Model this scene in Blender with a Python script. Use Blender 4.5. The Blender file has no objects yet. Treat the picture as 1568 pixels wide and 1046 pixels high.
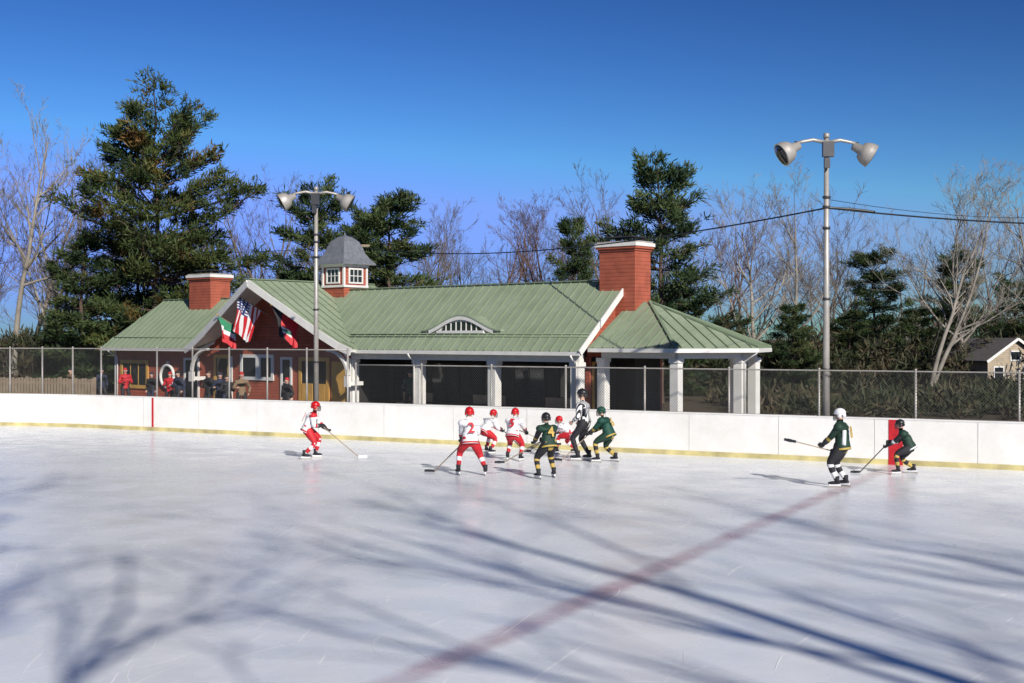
import bpy, bmesh, math, random
import numpy as np
from mathutils import Vector, Matrix
random.seed(7); np.random.seed(7)
scene=bpy.context.scene
col=scene.collection
rad=math.radians
# ------------------------------------------------------------------ materials
def newmat(name):
    m=bpy.data.materials.new(name); m.use_nodes=True
    nt=m.node_tree; return m,nt,nt.nodes['Principled BSDF']
def N(nt,t,**kw):
    n=nt.nodes.new(t)
    for k,v in kw.items():
        if k in('operation','blend_type','data_type','feature','wave_type','bands_direction','attribute_name','vector_type','noise_dimensions'): setattr(n,k,v)
        else: n.inputs[k].default_value=v
    return n
def L(nt,a,b): nt.links.new(a,b)
def ramp(nt,fac,stops):
    r=nt.nodes.new('ShaderNodeValToRGB'); cr=r.color_ramp
    while len(cr.elements)<len(stops): cr.elements.new(.5)
    for e,(p,c) in zip(cr.elements,stops):
        e.position=p; e.color=(c[0],c[1],c[2],1) if hasattr(c,'__len__') else (c,c,c,1)
    L(nt,fac,r.inputs[0]); return r
def mat(name,c,rough=.6,metal=0,var=.18,scale=3.,bump=.0,bscale=40.,spec=.5):
    m,nt,b=newmat(name)
    tc=N(nt,'ShaderNodeTexCoord')
    n=N(nt,'ShaderNodeTexNoise',Scale=scale,Detail=5.)
    L(nt,tc.outputs['Object'],n.inputs['Vector'])
    lo=[x*(1-var) for x in c]; hi=[min(1,x*(1+var)) for x in c]
    r=ramp(nt,n.outputs[0],[(.3,lo),(.7,hi)])
    L(nt,r.outputs[0],b.inputs['Base Color'])
    b.inputs['Roughness'].default_value=rough; b.inputs['Metallic'].default_value=metal
    b.inputs['Specular IOR Level'].default_value=spec
    if bump>0:
        n2=N(nt,'ShaderNodeTexNoise',Scale=bscale,Detail=3.); L(nt,tc.outputs['Object'],n2.inputs['Vector'])
        bp=N(nt,'ShaderNodeBump',Strength=bump,Distance=.02); L(nt,n2.outputs[0],bp.inputs['Height']); L(nt,bp.outputs[0],b.inputs['Normal'])
    return m
def clap(name,c,pitch=.13):
    m,nt,b=newmat(name)
    tc=N(nt,'ShaderNodeTexCoord'); sp=N(nt,'ShaderNodeSeparateXYZ'); L(nt,tc.outputs['Object'],sp.inputs[0])
    d=N(nt,'ShaderNodeMath',operation='DIVIDE'); d.inputs[1].default_value=pitch; L(nt,sp.outputs[2],d.inputs[0])
    f=N(nt,'ShaderNodeMath',operation='FRACT'); L(nt,d.outputs[0],f.inputs[0])
    n=N(nt,'ShaderNodeTexNoise',Scale=2.5,Detail=6.); L(nt,tc.outputs['Object'],n.inputs['Vector'])
    r=ramp(nt,n.outputs[0],[(.3,[x*.8 for x in c]),(.7,[x*1.15 for x in c])])
    r2=ramp(nt,f.outputs[0],[(0,.35),(.14,.95),(1,1)])
    mx=N(nt,'ShaderNodeMix',data_type='RGBA',blend_type='MULTIPLY'); mx.inputs[0].default_value=1
    L(nt,r.outputs[0],mx.inputs[6]); L(nt,r2.outputs[0],mx.inputs[7]); L(nt,mx.outputs[2],b.inputs['Base Color'])
    bp=N(nt,'ShaderNodeBump',Strength=.6,Distance=.015); inv=N(nt,'ShaderNodeMath',operation='SUBTRACT'); inv.inputs[0].default_value=1
    L(nt,f.outputs[0],inv.inputs[1]); L(nt,inv.outputs[0],bp.inputs['Height']); L(nt,bp.outputs[0],b.inputs['Normal'])
    b.inputs['Roughness'].default_value=.65
    return m
M={}
M['white']=mat('white_paint',(.77,.75,.70),.5,var=.07)
M['red_siding']=clap('red_clapboard',(.40,.10,.055))
def roofmat():
    m,nt,b=newmat('green_metal_roof'); tc=N(nt,'ShaderNodeTexCoord'); O=tc.outputs['Object']
    n=N(nt,'ShaderNodeTexNoise',Scale=.9,Detail=7.,Roughness=.65); L(nt,O,n.inputs['Vector'])
    r=ramp(nt,n.outputs[0],[(.3,(.255,.315,.21)),(.5,(.30,.36,.245)),(.72,(.35,.405,.29))])
    mp=N(nt,'ShaderNodeMapping'); mp.inputs['Scale'].default_value=(7,.8,.8); L(nt,O,mp.inputs[0])
    n2=N(nt,'ShaderNodeTexNoise',Scale=1.5,Detail=6.,Roughness=.7); L(nt,mp.outputs[0],n2.inputs['Vector'])
    r2=ramp(nt,n2.outputs[0],[(.3,.80),(.62,1.)])
    mx=N(nt,'ShaderNodeMix',data_type='RGBA',blend_type='MULTIPLY'); mx.inputs[0].default_value=1
    L(nt,r.outputs[0],mx.inputs[6]); L(nt,r2.outputs[0],mx.inputs[7]); L(nt,mx.outputs[2],b.inputs['Base Color'])
    b.inputs['Roughness'].default_value=.42; b.inputs['Specular IOR Level'].default_value=.4; return m
M['roof']=roofmat()
M['roofdark']=mat('green_metal_seam',(.20,.255,.16),.45,var=.1)
M['dark']=mat('dark_interior',(.022,.02,.018),.8)  # near-black colour standing in for interior shade
M['yellow']=mat('ochre_wood',(.58,.33,.08),.55)
M['concrete']=mat('concrete',(.35,.33,.31),.85,bump=.2)
M['slate']=mat('cupola_slate',(.17,.18,.20),.5,var=.2,scale=6)
M['steel']=mat('galvanised_steel',(.42,.39,.35),.45,metal=.3,var=.15)
M['darksteel']=mat('dark_steel',(.06,.06,.065),.45,metal=.4)
M['black']=mat('black_fabric',(.016,.016,.02),.75)
M['blackplastic']=mat('black_plastic',(.02,.02,.022),.35)
M['wood']=mat('weathered_wood',(.30,.23,.16),.8,bump=.3)
M['bark']=mat('bark_grey_brown',(.15,.125,.105),.9,var=.35,scale=1.5)
M['bark_light']=mat('bark_pale',(.28,.25,.21),.9,var=.35,scale=1.2)
M['bark_red']=mat('bark_reddish',(.15,.092,.076),.9,var=.3,scale=.6)
M['pinebark']=mat('pine_bark',(.09,.06,.045),.95,var=.3,scale=2)
M['skin']=mat('skin',(.55,.33,.24),.5,var=.05)
M['hair']=mat('hair_brown',(.06,.035,.02),.6)
M['jwhite']=mat('jersey_white',(.75,.74,.74),.75,var=.06,scale=9)
M['jred']=mat('fabric_red',(.52,.012,.02),.65,var=.15,scale=9)
M['jgreen']=mat('jersey_dark_green',(.009,.038,.022),.7,var=.25,scale=9)
M['jteal']=mat('jersey_teal',(.008,.06,.04),.7,var=.2,scale=9)
M['jgold']=mat('fabric_gold',(.50,.34,.07),.65)
M['blue']=mat('fabric_blue',(.02,.04,.16),.7)
M['flaggreen']=mat('fabric_green',(.01,.20,.09),.7)
M['tan']=mat('tan_coat',(.24,.16,.09),.8)
M['navy']=mat('navy_coat',(.02,.028,.06),.8)
M['redhelmet']=mat('helmet_red',(.55,.01,.015),.25,var=.04)
M['whitehelmet']=mat('helmet_white',(.8,.8,.8),.25,var=.03)
M['housewall']=clap('cream_siding',(.42,.34,.24),.15)
M['shingle']=mat('grey_shingle',(.12,.11,.11),.8)
def simple(name,c,r,me=0):
    m,nt,b=newmat(name); b.inputs['Base Color'].default_value=(*c,1); b.inputs['Roughness'].default_value=r; b.inputs['Metallic'].default_value=me; return m
M['glass']=simple('window_glass',(.02,.025,.03),.06)
M['lens']=simple('lamp_glass',(.03,.03,.03),.05)
M['reflector']=simple('lamp_reflector',(.6,.6,.58),.3,.6)
def stripes():
    m,nt,b=newmat('referee_stripes')
    tc=N(nt,'ShaderNodeTexCoord'); sp=N(nt,'ShaderNodeSeparateXYZ'); L(nt,tc.outputs['Object'],sp.inputs[0])
    ad=N(nt,'ShaderNodeMath',operation='ADD'); L(nt,sp.outputs[0],ad.inputs[0]); L(nt,sp.outputs[1],ad.inputs[1])
    d=N(nt,'ShaderNodeMath',operation='MULTIPLY'); d.inputs[1].default_value=10.5; L(nt,ad.outputs[0],d.inputs[0])
    f=N(nt,'ShaderNodeMath',operation='FRACT'); L(nt,d.outputs[0],f.inputs[0])
    r=ramp(nt,f.outputs[0],[(0,.02),(.47,.02),(.5,.75),(1,.75)]); r.color_ramp.interpolation='CONSTANT'
    L(nt,r.outputs[0],b.inputs['Base Color']); b.inputs['Roughness'].default_value=.8
    return m
M['stripes']=stripes()
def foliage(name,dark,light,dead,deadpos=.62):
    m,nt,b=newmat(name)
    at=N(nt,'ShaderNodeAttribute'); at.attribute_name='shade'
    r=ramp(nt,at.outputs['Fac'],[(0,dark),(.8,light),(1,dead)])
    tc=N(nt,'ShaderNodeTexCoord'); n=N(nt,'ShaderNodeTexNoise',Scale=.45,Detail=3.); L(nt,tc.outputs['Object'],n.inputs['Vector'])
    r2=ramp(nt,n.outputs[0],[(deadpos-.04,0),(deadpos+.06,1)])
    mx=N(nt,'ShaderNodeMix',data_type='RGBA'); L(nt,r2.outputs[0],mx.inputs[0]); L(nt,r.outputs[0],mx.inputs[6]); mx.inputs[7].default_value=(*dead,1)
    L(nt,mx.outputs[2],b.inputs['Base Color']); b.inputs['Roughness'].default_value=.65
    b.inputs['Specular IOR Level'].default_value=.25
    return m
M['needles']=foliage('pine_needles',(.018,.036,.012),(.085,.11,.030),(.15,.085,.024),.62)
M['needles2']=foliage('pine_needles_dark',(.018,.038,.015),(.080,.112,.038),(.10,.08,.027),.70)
M['brush']=foliage('thicket_leaves',(.018,.026,.012),(.050,.058,.026),(.09,.07,.04),.56)
M['brushbare']=foliage('brush_twigs',(.05,.04,.034),(.09,.073,.058),(.11,.085,.062),.55)
# ------------------------------------------------------------------ mesh builder
class MB:
    def __init__(s): s.v=[]; s.f=[]; s.m=[]; s.s=[]
    def add(s,vs,fs,mi=0,sm=False):
        o=len(s.v); s.v+= [tuple(p) for p in vs]
        for f in fs: s.f.append(tuple(i+o for i in f)); s.m.append(mi); s.s.append(sm)
    def box(s,a,b,mi=0):
        x0,y0,z0=a; x1,y1,z1=b
        s.add([(x0,y0,z0),(x1,y0,z0),(x1,y1,z0),(x0,y1,z0),(x0,y0,z1),(x1,y0,z1),(x1,y1,z1),(x0,y1,z1)],
              [(0,3,2,1),(4,5,6,7),(0,1,5,4),(1,2,6,5),(2,3,7,6),(3,0,4,7)],mi)
    def beam(s,p,q,w,h,mi=0,up=(0,0,1)):
        p=Vector(p);q=Vector(q); t=(q-p).normalized(); x=t.cross(Vector(up)).normalized(); y=x.cross(t)
        vs=[]
        for c in(p,q):
            for sx,sy in((-1,-1),(1,-1),(1,1),(-1,1)): vs.append(c+x*sx*w/2+y*sy*h/2)
        s.add(vs,[(0,1,2,3),(7,6,5,4),(0,4,5,1),(1,5,6,2),(2,6,7,3),(3,7,4,0)],mi)
    def slab(s,poly,off0,off1,mi):
        a=[Vector(p)+Vector(off0) for p in poly]; b=[Vector(p)+Vector(off1) for p in poly]; n=len(poly)
        s.add(a+b,[tuple(range(n)),tuple(range(2*n-1,n-1,-1))]+[(i,(i+1)%n,n+(i+1)%n,n+i) for i in range(n)],mi)
    def tube(s,pts,rads,mi=0,n=8,cap=True,sm=True,fl=1.):
        pts=[Vector(p) for p in pts]; prev=None; vs=[]
        if not hasattr(rads,'__len__'): rads=[rads]*len(pts)
        for i,p in enumerate(pts):
            t=(pts[min(i+1,len(pts)-1)]-pts[max(i-1,0)]).normalized()
            if prev is None:
                ref=Vector((0,0,1)) if abs(t.z)<.9 else Vector((0,1,0)); x=t.cross(ref).normalized()
            else: x=(prev-t*prev.dot(t)).normalized()
            y=t.cross(x); prev=x
            for k in range(n):
                a=2*math.pi*k/n; vs.append(p+(x*math.cos(a)+y*math.sin(a)*fl)*rads[i])
        fs=[]
        for i in range(len(pts)-1):
            for k in range(n): fs.append((i*n+k,i*n+(k+1)%n,(i+1)*n+(k+1)%n,(i+1)*n+k))
        if cap: fs.append(tuple(range(n-1,-1,-1))); fs.append(tuple((len(pts)-1)*n+k for k in range(n)))
        s.add(vs,fs,mi,sm)
    def ell(s,c,r,mi=0,rot=None,nu=12,nv=8,zmin=-1.):
        vs=[];fs=[]; c=Vector(c)
        for j in range(nv+1):
            ph=-math.pi/2+math.pi*j/nv
            z=max(math.sin(ph),zmin); cr=math.cos(ph) if math.sin(ph)>=zmin else math.sqrt(max(0,1-zmin*zmin))*(j+.01)/max(1,nv*.5)
            for i in range(nu):
                a=2*math.pi*i/nu
                p=Vector((math.cos(a)*cr*r[0],math.sin(a)*cr*r[1],z*r[2]))
                if rot is not None: p=rot@p
                vs.append(c+p)
        for j in range(nv):
            for i in range(nu): fs.append((j*nu+i,j*nu+(i+1)%nu,(j+1)*nu+(i+1)%nu,(j+1)*nu+i))
        s.add(vs,fs,mi,True)
    def obj(s,name,mats,parent=None,fix=True):
        me=bpy.data.meshes.new(name); me.from_pydata(s.v,[],s.f)
        for m in mats: me.materials.append(M[m] if isinstance(m,str) else m)
        me.polygons.foreach_set('material_index',s.m); me.polygons.foreach_set('use_smooth',s.s)
        if fix:
            bm=bmesh.new(); bm.from_mesh(me); bmesh.ops.recalc_face_normals(bm,faces=bm.faces); bm.to_mesh(me); bm.free()
        me.update(); o=bpy.data.objects.new(name,me); col.objects.link(o)
        if parent: o.parent=parent
        return o
def empty(name,loc=(0,0,0),rz=0,sc=1):
    e=bpy.data.objects.new(name,None); e.location=loc; e.rotation_euler=(0,0,rz); e.scale=(sc,sc,sc); e.empty_display_size=.3; col.objects.link(e); return e
# ------------------------------------------------------------------ frames  (metres: x right, y ahead of the photographer)
RK=rad(-28)   # rink axis
def R(u,n,z=0): return Vector((u*math.cos(RK)-n*math.sin(RK),u*math.sin(RK)+n*math.cos(RK),z))
# ------------------------------------------------------------------ world, sun, camera
AZ=Vector((-.44,.898,0)).normalized(); EL=rad(29)
w=bpy.data.worlds.new('World'); scene.world=w; w.use_nodes=True
nt=w.node_tree; bg=nt.nodes['Background']
sky=nt.nodes.new('ShaderNodeTexSky'); sky.sky_type='NISHITA'; sky.sun_disc=False
sky.sun_elevation=EL; sky.sun_rotation=math.atan2(-AZ.x,-AZ.y)%(2*math.pi); sky.air_density=1.0; sky.dust_density=.2; sky.ozone_density=2.6; sky.altitude=200
dk=nt.nodes.new('ShaderNodeMix'); dk.data_type='RGBA'; dk.blend_type='DARKEN'; dk.inputs[0].default_value=1; dk.inputs[7].default_value=(4.9,6.0,9.0,1)
nt.links.new(sky.outputs[0],dk.inputs[6])
gm=nt.nodes.new('ShaderNodeGamma'); gm.inputs[1].default_value=2.25
nt.links.new(dk.outputs[2],gm.inputs[0])
tn=nt.nodes.new('ShaderNodeMix'); tn.data_type='RGBA'; tn.blend_type='MULTIPLY'; tn.inputs[0].default_value=1; tn.inputs[7].default_value=(.84,.97,1.08,1)
nt.links.new(gm.outputs[0],tn.inputs[6])
nt.links.new(tn.outputs[2],bg.inputs['Color']); bg.inputs['Strength'].default_value=.0073
sl=bpy.data.lights.new('sun','SUN'); sl.energy=5.0; sl.angle=rad(.6); sl.color=(1,.95,.86)
so=bpy.data.objects.new('sun',sl); col.objects.link(so)
so.rotation_euler=(AZ*math.cos(EL)+Vector((0,0,-math.sin(EL)))).to_track_quat('-Z','Y').to_euler(); so.location=(20,-40,40)
cam=bpy.data.cameras.new('camera'); co=bpy.data.objects.new('camera',cam); col.objects.link(co); scene.camera=co
co.location=(0,0,3.1); co.rotation_euler=(rad(89.82),0,0); cam.sensor_width=36; cam.lens=36*1950/1568; cam.clip_end=3000; cam.clip_start=.1
scene.view_settings.view_transform='Standard'; scene.view_settings.look='None'; scene.view_settings.exposure=0
# ------------------------------------------------------------------ ground
def ground():
    m,nt,b=newmat('winter_ground'); tc=N(nt,'ShaderNodeTexCoord')
    n=N(nt,'ShaderNodeTexNoise',Scale=.25,Detail=8.,Roughness=.65); L(nt,tc.outputs['Object'],n.inputs['Vector'])
    r=ramp(nt,n.outputs[0],[(.3,(.045,.033,.02)),(.5,(.085,.062,.035)),(.65,(.065,.06,.03)),(.8,(.12,.09,.055))])
    n2=N(nt,'ShaderNodeTexNoise',Scale=9.,Detail=6.); L(nt,tc.outputs['Object'],n2.inputs['Vector'])
    mx=N(nt,'ShaderNodeMix',data_type='RGBA',blend_type='OVERLAY'); mx.inputs[0].default_value=.6
    L(nt,r.outputs[0],mx.inputs[6]); L(nt,n2.outputs[0],mx.inputs[7]); L(nt,mx.outputs[2],b.inputs['Base Color']); b.inputs['Roughness'].default_value=.95
    bp=N(nt,'ShaderNodeBump',Strength=.5,Distance=.05); L(nt,n2.outputs[0],bp.inputs['Height']); L(nt,bp.outputs[0],b.inputs['Normal'])
    mb=MB(); S=1500; mb.add([(-S,-S,-.03),(S,-S,-.03),(S,S,-.03),(-S,S,-.03)],[(0,1,2,3)]); mb.obj('ground',[m])
ground()
mb=MB(); p=[R(-47,32.0,-.02),R(34,32.0,-.02),R(34,36,-.02),R(-12,40,-.02),R(-20,50,-.02),R(-47,60,-.02)]
mb.add(p,[(0,1,2,3,4,5)]); mb.obj('paved_walkway',[mat('asphalt_path',(.07,.068,.065),.9,bump=.3)])
# ------------------------------------------------------------------ rink path
def path():
    P=[]
    def arc(cu,cn,r,a0,a1,k):
        for i in range(k+1):
            a=rad(a0+(a1-a0)*i/k); P.append((cu+r*math.cos(a),cn+r*math.sin(a)))
    arc(-33,19.75,12,180,90,24)   # far left corner
    u=-32.0
    while u<22: P.append((u,31.75)); u+=2.4
    arc(23.5,23.25,8.5,90,0,14)
    arc(23.5,12.5,8.5,0,-90,14)
    arc(-33,16,12,270,180,20)
    return P
PATH=path()
def icemat():
    m,nt,b=newmat('ice'); tc=N(nt,'ShaderNodeTexCoord'); O=tc.outputs['Object']
    sp=N(nt,'ShaderNodeSeparateXYZ'); L(nt,O,sp.inputs[0])
    n1=N(nt,'ShaderNodeTexNoise',Scale=.3,Detail=6.,Roughness=.6); L(nt,O,n1.inputs['Vector'])
    r1=ramp(nt,n1.outputs[0],[(.3,(.73,.76,.81)),(.55,(.86,.88,.91)),(.75,(.92,.93,.94))])
    n2=N(nt,'ShaderNodeTexNoise',Scale=28.,Detail=8.,Roughness=.75); L(nt,O,n2.inputs['Vector'])
    r2=ramp(nt,n2.outputs[0],[(.56,0),(.67,1)])
    n3=N(nt,'ShaderNodeTexNoise',Scale=1.1,Detail=4.); L(nt,O,n3.inputs['Vector'])
    r3=ramp(nt,n3.outputs[0],[(.40,0),(.64,.9)])
    mm=N(nt,'ShaderNodeMath',operation='MULTIPLY'); L(nt,r2.outputs[0],mm.inputs[0]); L(nt,r3.outputs[0],mm.inputs[1])
    def line(u0,half,soft):
        s=N(nt,'ShaderNodeMath',operation='SUBTRACT'); s.inputs[1].default_value=u0; L(nt,sp.outputs[0],s.inputs[0])
        n=N(nt,'ShaderNodeTexNoise',Scale=2.2,Detail=5.); L(nt,O,n.inputs['Vector'])
        k=N(nt,'ShaderNodeMath',operation='MULTIPLY_ADD'); k.inputs[1].default_value=.16; k.inputs[2].default_value=-.08; L(nt,n.outputs[0],k.inputs[0])
        s2=N(nt,'ShaderNodeMath',operation='ADD'); L(nt,s.outputs[0],s2.inputs[0]); L(nt,k.outputs[0],s2.inputs[1])
        a=N(nt,'ShaderNodeMath',operation='ABSOLUTE'); L(nt,s2.outputs[0],a.inputs[0])
        mr=N(nt,'ShaderNodeMapRange'); mr.interpolation_type='SMOOTHSTEP'; L(nt,a.outputs[0],mr.inputs[0])
        mr.inputs[1].default_value=half-soft; mr.inputs[2].default_value=half+soft; mr.inputs[3].default_value=1; mr.inputs[4].default_value=0
        return mr.outputs[0]
    l1=line(-6.3,.18,.13); l2=line(-30.4,.04,.03)
    mxl=N(nt,'ShaderNodeMath',operation='MAXIMUM'); L(nt,l1,mxl.inputs[0]); L(nt,l2,mxl.inputs[1])
    n5=N(nt,'ShaderNodeTexNoise',Scale=.9,Detail=5.); L(nt,O,n5.inputs['Vector'])
    r4=ramp(nt,n5.outputs[0],[(.35,.34),(.65,.66)]); ml=N(nt,'ShaderNodeMath',operation='MULTIPLY'); L(nt,mxl.outputs[0],ml.inputs[0]); L(nt,r4.outputs[0],ml.inputs[1])
    c1=N(nt,'ShaderNodeMix',data_type='RGBA'); L(nt,ml.outputs[0],c1.inputs[0]); L(nt,r1.outputs[0],c1.inputs[6]); c1.inputs[7].default_value=(.34,.14,.19,1)
    c2=N(nt,'ShaderNodeMix',data_type='RGBA'); L(nt,mm.outputs[0],c2.inputs[0]); L(nt,c1.outputs[2],c2.inputs[6]); c2.inputs[7].default_value=(.96,.96,.96,1)
    L(nt,c2.outputs[2],b.inputs['Base Color'])
    rr=ramp(nt,n3.outputs[0],[(.3,.18),(.7,.36)]); L(nt,rr.outputs[0],b.inputs['Roughness'])
    b.inputs['IOR'].default_value=1.31
    n4=N(nt,'ShaderNodeTexNoise',Scale=5.,Detail=6.); L(nt,O,n4.inputs['Vector'])
    bp=N(nt,'ShaderNodeBump',Strength=.15,Distance=.02); L(nt,n4.outputs[0],bp.inputs['Height']); L(nt,bp.outputs[0],b.inputs['Normal'])
    return m
mb=MB(); mb.add([(u,n,0) for u,n in PATH],[tuple(range(len(PATH)))])
ice=mb.obj('ice_rink',[icemat()]); ice.rotation_euler=(0,0,RK)
if ice.data.polygons[0].normal.z<0: ice.data.flip_normals()
# skate marks
mb=MB()
for i in range(2600):
    u=random.uniform(-34,10); n=5.5+25.5*random.random()**1.6; a=random.uniform(0,6.28); k=random.gauss(0,.3); st=random.uniform(.06,.24); wd=random.uniform(.0015,.0045)
    pts=[]
    for j in range(random.randint(3,11)):
        pts.append((u,n)); u+=math.cos(a)*st; n+=math.sin(a)*st; a+=k*st
        if n<5 or n>31: break
    if len(pts)<2: continue
    vs=[];fs=[]
    for j,(x,y) in enumerate(pts):
        q=pts[min(j+1,len(pts)-1)]; q0=pts[max(j-1,0)]; dx,dy=q[0]-q0[0],q[1]-q0[1]; l=math.hypot(dx,dy)+1e-6
        ww=wd*math.sin(math.pi*(j+.3)/(len(pts)))
        vs+=[(x-dy/l*ww,y+dx/l*ww,.004),(x+dy/l*ww,y-dx/l*ww,.004)]
    for j in range(len(pts)-1): fs.append((2*j,2*j+1,2*j+3,2*j+2))
    mb.add(vs,fs)
o=mb.obj('skate_marks',[mat('scraped_ice',(.95,.95,.95),.7,var=.02)]); o.rotation_euler=(0,0,RK)
# ------------------------------------------------------------------ boards
def boardmat():
    m,nt,b=newmat('board_white'); tc=N(nt,'ShaderNodeTexCoord'); O=tc.outputs['Object']
    n=N(nt,'ShaderNodeTexNoise',Scale=1.3,Detail=7.,Roughness=.7); L(nt,O,n.inputs['Vector'])
    r=ramp(nt,n.outputs[0],[(.3,(.78,.75,.69)),(.6,(.88,.86,.81))])
    mp=N(nt,'ShaderNodeMapping'); mp.inputs['Scale'].default_value=(1.5,1.5,14); L(nt,O,mp.inputs[0])
    n2=N(nt,'ShaderNodeTexNoise',Scale=2.,Detail=8.,Roughness=.8); L(nt,mp.outputs[0],n2.inputs['Vector'])
    r2=ramp(nt,n2.outputs[0],[(.60,0),(.72,.45)])
    mx=N(nt,'ShaderNodeMix',data_type='RGBA'); L(nt,r2.outputs[0],mx.inputs[0]); L(nt,r.outputs[0],mx.inputs[6]); mx.inputs[7].default_value=(.45,.43,.40,1)
    L(nt,mx.outputs[2],b.inputs['Base Color']); b.inputs['Roughness'].default_value=.4; return m
M['board']=boardmat(); M['kick']=mat('kick_plate_yellow',(.56,.48,.22),.45,var=.35,scale=2)
boards=empty('rink_boards',rz=RK)
def strip(P,z0,z1,off_in,off_out,mi,mb,closed=True):
    n=len(P); c=[]
    for i in range(n):
        a=P[(i-1)%n]; b=P[(i+1)%n]
        dx,dy=b[0]-a[0],b[1]-a[1]; l=math.hypot(dx,dy); nx,ny=-dy/l,dx/l   # path is clockwise: left normal = outward
        c.append(((P[i][0]+nx*off_in,P[i][1]+ny*off_in),(P[i][0]+nx*off_out,P[i][1]+ny*off_out)))
    for i in range(n):
        (a,b),(d,e)=c[i],c[(i+1)%n]
        mb.add([(a[0],a[1],z0),(d[0],d[1],z0),(e[0],e[1],z0),(b[0],b[1],z0),(a[0],a[1],z1),(d[0],d[1],z1),(e[0],e[1],z1),(b[0],b[1],z1)],
           [(0,1,5,4),(3,7,6,2),(4,5,6,7),(0,3,2,1)],mi)
mb=MB(); strip(PATH,-.02,1.10,0,.10,0,mb); mb.obj('panels',['board'],boards)
mb=MB(); strip(PATH,.0,.125,-.018,.0,0,mb); mb.obj('kick_plate',['kick'],boards)
mb=MB(); strip(PATH,1.10,1.13,-.015,.13,0,mb); mb.obj('cap_rail',['board'],boards)
mb=MB()
mb.box((-6.47,31.738,.127),(-6.13,31.748,1.098)); mb.box((-30.44,31.738,.127),(-30.36,31.748,1.098)); mb.box((-6.47,31.72,0.0),(-6.13,31.731,.125))
mb.obj('red_line_marks',['jred'],boards)
mb=MB()
u=-32+1.2
while u<22: mb.box((u-.004,31.742,.127),(u+.004,31.749,1.098)); u+=2.4
mb.obj('panel_joints',[mat('joint_grey',(.52,.50,.47),.6)],boards)
# ------------------------------------------------------------------ chain-link fence
def linkmat():
    m=bpy.data.materials.new('chain_link'); m.use_nodes=True; nt=m.node_tree; b=nt.nodes['Principled BSDF']; out=nt.nodes['Material Output']
    uv=N(nt,'ShaderNodeUVMap'); sp=N(nt,'ShaderNodeSeparateXYZ'); L(nt,uv.outputs[0],sp.inputs[0])
    res=[]
    for op in('ADD','SUBTRACT'):
        a=N(nt,'ShaderNodeMath',operation=op); L(nt,sp.outputs[0],a.inputs[0]); L(nt,sp.outputs[1],a.inputs[1])
        d=N(nt,'ShaderNodeMath',operation='MULTIPLY'); d.inputs[1].default_value=1/.075; L(nt,a.outputs[0],d.inputs[0])
        f=N(nt,'ShaderNodeMath',operation='FRACT'); L(nt,d.outputs[0],f.inputs[0])
        g=N(nt,'ShaderNodeMath',operation='LESS_THAN'); g.inputs[1].default_value=.09; L(nt,f.outputs[0],g.inputs[0]); res.append(g)
    mxx=N(nt,'ShaderNodeMath',operation='MAXIMUM'); L(nt,res[0].outputs[0],mxx.inputs[0]); L(nt,res[1].outputs[0],mxx.inputs[1])
    tr=N(nt,'ShaderNodeBsdfTransparent'); ms=N(nt,'ShaderNodeMixShader'); L(nt,mxx.outputs[0],ms.inputs[0]); L(nt,tr.outputs[0],ms.inputs[1]); L(nt,b.outputs[0],ms.inputs[2])
    L(nt,ms.outputs[0],out.inputs[0]); b.inputs['Base Color'].default_value=(.10,.10,.095,1); b.inputs['Roughness'].default_value=.5; b.inputs['Metallic'].default_value=.3
    return m
LINK=linkmat()
def fence(name,pts,z0,z1):
    e=empty(name,rz=RK); mb=MB()
    for i,(u,n) in enumerate(pts):
        mb.tube([(u,n,0),(u,n,z1+.02)],.03,n=8); mb.ell((u,n,z1+.04),(.035,.035,.03),nu=8,nv=4)
    mb.tube([(u,n,z1) for u,n in pts],.021,n=6); mb.tube([(u,n,z0+.02) for u,n in pts],.012,n=5)
    mb.obj('posts_and_rails',['steel'],e)
    me=bpy.data.meshes.new('mesh'); vs=[];fs=[];uvs=[];s=0
    for i,(u,n) in enumerate(pts):
        if i: s+=math.hypot(u-pts[i-1][0],n-pts[i-1][1])
        vs+=[(u,n-.032,z0),(u,n-.032,z1)]; uvs+=[(s,z0),(s,z1)]
    for i in range(len(pts)-1): fs.append((2*i,2*i+2,2*i+3,2*i+1))
    me.from_pydata(vs,[],fs); ul=me.uv_layers.new()
    for l in me.loops: ul.data[l.index].uv=uvs[l.vertex_index]
    me.materials.append(LINK); o=bpy.data.objects.new('chain_link_mesh',me); col.objects.link(o); o.parent=e
    return e
r_=[( -33+12.25*math.cos(rad(a)),19.75+12.25*math.sin(rad(a))) for a in range(150,89,-6)]
left=r_+[(-32+1.55*i,32.0) for i in range(1,7)]
fence('chain_link_fence',left,1.1,2.72)
right=[(-22.4+2.36*i,32.0) for i in range(0,18)]
fence('chain_link_fence',right,1.1,2.27)
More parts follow.
